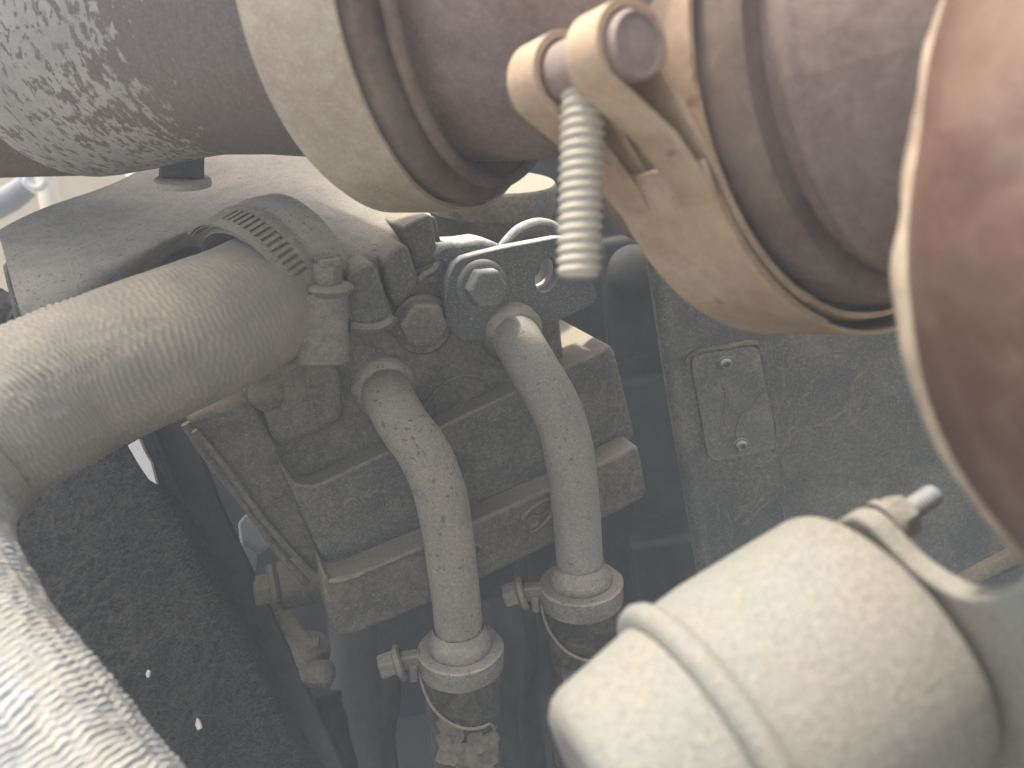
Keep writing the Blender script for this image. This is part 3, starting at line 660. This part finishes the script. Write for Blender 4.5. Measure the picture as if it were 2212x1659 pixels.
# ================================================================== CANISTER
KA = CV((.85, .42, -.25)).normalized(); KQ = .74; KC = P(1890, 1376, .270 * KQ)
ca_ = thing('canister', 'pale dusty metal canister with a raised bead, lower right foreground', 'canister', P(1750, 1900, .20))
L1 = .0680; L2 = L1 + .040
def kp(pr): return [(q * KQ, r * KQ) for q, r in pr]
link('body', lathe(KC, KA, kp([(-L1 + .004, .0455), (-.05, .0468), (-.03, .0470), (-.004, .0470), (-.001, .0462), (0, .0445), (0, 0)]), 128, wob=.0003), 'canister', ca_, ang=50)
link('bead', lathe(KC, KA, kp([(-L1 - .0052, .0430), (-L1 - .0050, .0462), (-L1 - .0035, .0488), (-L1 - .0005, .0498), (-L1 + .0025, .0488), (-L1 + .0042, .0465), (-L1 + .0045, .0450)]), 128), 'canister', ca_, ang=80)
link('nose', lathe(KC, KA, kp([(-L2 - .0015, 0), (-L2 - .0015, .026), (-L2 - .001, .0335), (-L2 + .002, .0372), (-L2 + .006, .0390), (-L1 - .012, .0425), (-L1 - .003, .0440)]), 128, wob=.0003), 'canister', ca_, ang=60)
KF = Frame(KC + KA * .003 * KQ, CV((.45, -.89, 0)), -KA)
kb = thing('canister_bracket', 'curved steel mounting bracket with nut and stud behind the pale canister', 'bracket', KF.pt(2200, 1800))
tp = catmull([(Vector((u, v, 0)), 0) for u, v in [(1780, 1165), (1806, 1128), (1840, 1116), (1880, 1136), (1930, 1190), (1990, 1244), (2060, 1284), (2120, 1292), (2180, 1270), (2250, 1205), (2340, 1150)]], 5)
link('plate', KF.prism([(p.x, p.y) for p, _ in tp] + [(2700, 1300), (2900, 2100), (2000, 2100), (1750, 1400)], 0, -.0075 * KQ), 'canister', kb, bevel=.001, seg=3)
nc = KC + KA * .0105 * KQ + (P(1872, 1172, .21) - P(1890, 1376, .21))
nt_ = link('nut', hexprism(nc, KA, .0060, .0056, .5), 'canister', kb, bevel=.0006)
link('stud', screw(nc, KA, .0029, .0158, .0011, .0004, 28, 8, .001), 'greymetal', nt_, ang=80)
link('washer', lathe(nc - KA * .001, KA, [(-.0015, .0068), (.0008, .0068), (.0011, .006), (.0011, 0)], 32), 'canister', nt_)
rod = thing('brake_line', 'thin grey metal tube behind the canister bracket', 'tube', P(2090, 1290, .33))
link('line', sweep([(P(2010, 1300, .34), .0042), (P(2080, 1260, .335), .0042), (P(2160, 1218, .33), .0042), (P(2300, 1150, .32), .0042)], 4, 16), 'steel_dust', rod)

# ================================================================== FOAM PAD
FF = Frame(P(330, 1350, .385), CV((.46, -.88, 0)), CV((-.12, .42, .90)))
pad = thing('insulation_pad', 'black fibrous insulation pad beside the pale woven hose', 'insulation', FF.pt(330, 1700))
ep_ = [(225, 860), (262, 930), (292, 985), (330, 1052), (380, 1150), (424, 1245), (480, 1345), (545, 1472), (600, 1588), (642, 1662), (720, 1800), (790, 1920)]
def eright(v):
    for (u0, v0), (u1, v1) in zip(ep_, ep_[1:]):
        if v0 <= v <= v1: return u0 + (u1 - u0) * (v - v0) / (v1 - v0)
    return ep_[-1][0]
V, Fc = [], []; NV, NU = 300, 220
for j in range(NV + 1):
    v = 865 + j * 3.4; er = eright(v) + 7 * noise.noise(Vector((v * .05, 0, 3))) + 4 * noise.noise(Vector((v * .22, 0, 8)))
    for i in range(NU + 1):
        f = i / NU; u = -180 + (er + 180) * f
        p = FF.pt(u, v, 0); q = p * 1.0
        h = .0024 * noise.fractal(q * 190, .9, 2.1, 4) + .0016 * noise.turbulence(q * 420, 3, False) + .0012 * noise.noise(q * 45)
        if f > .97: h -= .006 * ((f - .97) / .03) ** 2
        V.append(p + FF.n * h)
m = NU + 1
for j in range(NV):
    for i in range(NU): Fc.append((j * m + i, j * m + i + 1, (j + 1) * m + i + 1, (j + 1) * m + i))
b0 = len(V)
for j in range(NV + 1): V.append(V[j * m + NU] - FF.n * .03)
for j in range(NV): Fc.append((j * m + NU, b0 + j, b0 + j + 1, (j + 1) * m + NU))
link('felt', (V, Fc), 'foam', pad, ang=180)
V2, F2 = [], []
for k in range(9000):
    j = random.randrange(20, NV); i = random.randrange(30, NU + 1)
    if random.random() < .12: i = NU - random.randrange(3)
    p = Vector(V[j * m + i]); d = (FF.e1 * random.uniform(-1, 1) + FF.e2 * random.uniform(-1, 1) + FF.n * random.uniform(.0, .35)).normalized()
    bnd = (FF.e1 * random.uniform(-1, 1) + FF.e2 * random.uniform(-1, 1)); L = random.uniform(.0012, .0042); r = random.uniform(.00006, .00016)
    pr = None
    o = len(V2)
    for q in range(4):
        f = q / 3; c = p + d * L * f + bnd * L * .4 * f * f - FF.n * .0004 * f + FF.n * .0008 * math.sin(f * 3)
        for th in range(3):
            V2.append(c + (FF.e1 * math.cos(th * 2.1) + FF.n * math.sin(th * 2.1)) * r)
    for q in range(3):
        for th in range(3): F2.append((o + q * 3 + th, o + q * 3 + (th + 1) % 3, o + q * 3 + 3 + (th + 1) % 3, o + q * 3 + 3 + th))
link('fibres', (V2, F2), 'fibre', pad, kind='stuff')
def chip(px, off, th, label, mt='chip', fr=FF):
    return tag(link('debris_chip', fr.prism(px, off, off - th), mt, None, bevel=.0003), label, 'debris', 'light chips on the insulation pad')
chip([(318, 1446), (324, 1450), (322, 1462), (316, 1464), (314, 1456)], .0035, .0012, 'small tan chip on the black insulation, farther from the bottom edge')
chip([(424, 1550), (431, 1556), (436, 1572), (426, 1578), (421, 1566)], .0035, .0012, 'pale chip on the black insulation, nearer the bottom edge')

# ================================================================== RAILS, BRACKETS AND SMALL FITTINGS BELOW THE COMPRESSOR
RF = Frame(P(450, 1250, .45), CV((.5, -.87, 0)), CV((.05, .05, 1)))
ra = thing('frame_rail', 'dark folded steel rail along the edge of the black insulation', 'rail', RF.pt(640, 1680))
link('flange', RF.prism([(262, 900), (312, 900), (352, 1010), (430, 1200), (560, 1480), (660, 1700), (560, 1700), (400, 1330)], .006, -.002), 'rail', ra, bevel=.001)
link('web', RF.prism([(300, 880), (395, 880), (470, 1080), (620, 1400), (770, 1720), (640, 1720), (440, 1250)], -.006, -.012), 'rail', ra, bevel=.001)
link('ridge', sweep([(RF.pt(u, v, .004), .0016) for u, v in [(318, 900), (380, 1060), (470, 1265), (600, 1540), (680, 1710)]], 4, 10), 'rail', ra)
tag(link('paper_scrap', RF.prism([(276, 962), (300, 948), (312, 976), (326, 1000), (338, 1046), (322, 1036), (300, 1004)], .040, .037), 'white'), 'white torn scrap at the upper corner of the black insulation', 'scrap', 'white scraps along the insulation edge')
tag(link('paper_scrap', RF.prism([(548, 1482), (560, 1486), (582, 1515), (590, 1538), (578, 1532)], .045, .042), 'white'), 'white torn scrap at the lower edge of the black insulation', 'scrap', 'white scraps along the insulation edge')
RG = Frame(P(450, 1100, .50), CV((1, 0, 0)), CV((.1, .1, 1)))
tag(link('angle_bracket', [RG.prism([(388, 900), (410, 898), (428, 945), (418, 960), (400, 950)], 0, -.004), RG.prism([(405, 962), (436, 950), (464, 1018), (434, 1036), (418, 1010)], .004, -.004)], 'palemetal', bevel=.0015), 'small grey metal bracket tucked under the woven hose', 'bracket')
tag(link('bent_plate', [RG.prism([(512, 1130), (532, 1108), (570, 1150), (582, 1180), (556, 1200), (520, 1190)], .003, -.004), RG.prism([(496, 1186), (524, 1176), (552, 1196), (548, 1240), (516, 1236)], .006, -.002)], 'palemetal', bevel=.002), 'blue-grey bent metal plate left of the compressor foot', 'plate')
# bolted ear
ear = thing('mounting_ear', 'dusty mounting ear with hex bolt left of compressor foot', 'mount', P(640, 1330, .47))
EA = CV((-.93, -.12, .35)).normalized()
link('lug', lathe(P(618, 1262, .470), EA, [(-.02, .0145), (.002, .0145), (.004, .013), (.004, 0)], 32, wob=.001), 'casting', ear)
link('washer', lathe(P(592, 1268, .466), EA, [(0, .0135), (.002, .0135), (.003, .012), (.003, 0)], 32), 'steel_dust', ear)
link('hex_bolt', hexprism(P(588, 1270, .465), EA, .0098, .0105, .5), 'steel_dust', ear, bevel=.0008)
link('web', sweep([(P(600, 1300, .475), .006), (P(625, 1350, .475), .006), (P(660, 1385, .47), .005), (P(690, 1390, .47), .004)], 5, 14), 'casting', ear)
fit = thing('hose_fitting', 'dusty angled hose fitting below the mounting ear', 'fitting', P(660, 1600, .48))
link('elbow', sweep([(P(690, 1405, .485), .010), (P(665, 1412, .478), .0145), (P(630, 1432, .472), .0165), (P(612, 1470, .472), .0165), (P(620, 1530, .476), .0150), (P(650, 1600, .48), .0145), (P(700, 1720, .485), .0145)], 7, 32, disp=lambda L, th, r: .001 * noise.noise(Vector((L * 80, math.cos(th) * 2, math.sin(th) * 2)))), 'casting', fit)
link('nub', lathe(P(690, 1455, .462), CV((1, .1, .2)), [(-.01, .008), (.006, .0075), (.008, .005), (.008, 0)], 20), 'casting', fit)
tag(link('wiring_loom', sweep([(P(700, 1500, .49), .010), (P(720, 1600, .485), .0105), (P(760, 1780, .48), .011)], 6, 24, disp=lambda L, th, r: .0008 * math.sin(L * 900)), 'dark'), 'dark corrugated wiring loom running down from the fitting', 'cable')
for k, (pp, r, lb) in enumerate((([(1120, 1200, .56), (1150, 1400, .55), (1135, 1560, .54), (1170, 1800, .53)], .0045, 'thin dark cable hanging in the gap between the two black hoses'), ([(840, 1400, .52), (850, 1500, .51), (838, 1600, .50), (860, 1750, .49)], .005, 'thin dark cable left of the left black hose'))):
    tag(link('cable', sweep([(P(*q), r) for q in pp], 6, 14), 'dark'), lb, 'cable')
# drum behind the left clamp
dr = thing('oil_filter', 'dark round filter can just below the exhaust band clamp', 'filter', P(1065, 540, .52))
DA = CV((.02, .9, .42)).normalized()
link('can', lathe(P(1062, 545, .52), DA, [(-.03, .0385), (.028, .0385), (.030, .040)], 64), 'casting_clean', dr)
link('rim', lathe(P(1062, 545, .52), DA, [(.028, .0385), (.029, .0405), (.044, .0405), (.046, .039), (.046, 0)], 64, wob=.0006), 'casting', dr)
# things seen through the gap at far left
tag(link('tan_backdrop', box(P(0, 520, 1.5), CV((.24, .06, 0)), CV((0, .22, .03)), CV((0, 0, .004))), 'backdrop_tan', bevel=.002), 'blurred tan backdrop panel standing in for sunlit ground at far left', 'sheet')  # panel added as a backdrop in place of the sunlit ground beyond
bg_ = thing('grey_fitting', 'blurred grey pipe fitting with ring seen through gap at upper left', 'fitting', P(20, 470, 1.0))
link('pipe', sweep([(P(-60, 470, 1.0), .016), (P(20, 430, 1.0), .016), (P(60, 400, 1.0), .014)], 5, 20), 'greymetal', bg_)
link('ring', sweep(ring_arc(P(78, 388, .95), CV((.2, 0, 1)), .010, .0045, 0, 2 * math.pi, 30), 1, 10, cap=False), 'white', bg_)
link('bar', sweep([(P(92, 340, 1.1), .012), (P(105, 420, 1.1), .013), (P(120, 500, 1.1), .013)], 4, 16), 'chip', bg_)
tag(link('corrugated_hose', sweep([(P(-520, 700, .62), .012), (P(-300, 640, .59), .012), (P(-120, 635, .56), .012), (P(0, 668, .54), .012), (P(80, 720, .53), .012), (P(120, 820, .52), .012), (P(130, 960, .52), .012)], 24, 24, disp=lambda L, th, r: .0016 * math.sin(L * 1200)), 'rubber'), 'black ribbed hose at left edge above the woven hose', 'hose')

# ================================================================== HAZE
def boxmesh(x0, x1, y0, y1, z0, z1):
    c = Vector(((x0 + x1) / 2, (y0 + y1) / 2, (z0 + z1) / 2))
    return box(c, Vector(((x1 - x0) / 2, 0, 0)), Vector((0, (y1 - y0) / 2, 0)), Vector((0, 0, (z1 - z0) / 2)))
hm = bpy.data.materials.new('haze'); hm.use_nodes = True
t = hm.node_tree; t.nodes.remove(t.nodes['Principled BSDF'])
pv = t.nodes.new('ShaderNodeVolumePrincipled'); pv.inputs['Color'].default_value = (.80, .90, 1.0, 1); pv.inputs['Density'].default_value = .13
pv.inputs['Anisotropy'].default_value = 0.0
t.links.new(pv.outputs[0], t.nodes['Material Output'].inputs['Volume'])
link('haze', boxmesh(-G - .5, G + .5, -G - .5, G + .5, -1, 2.60), hm, kind='stuff')
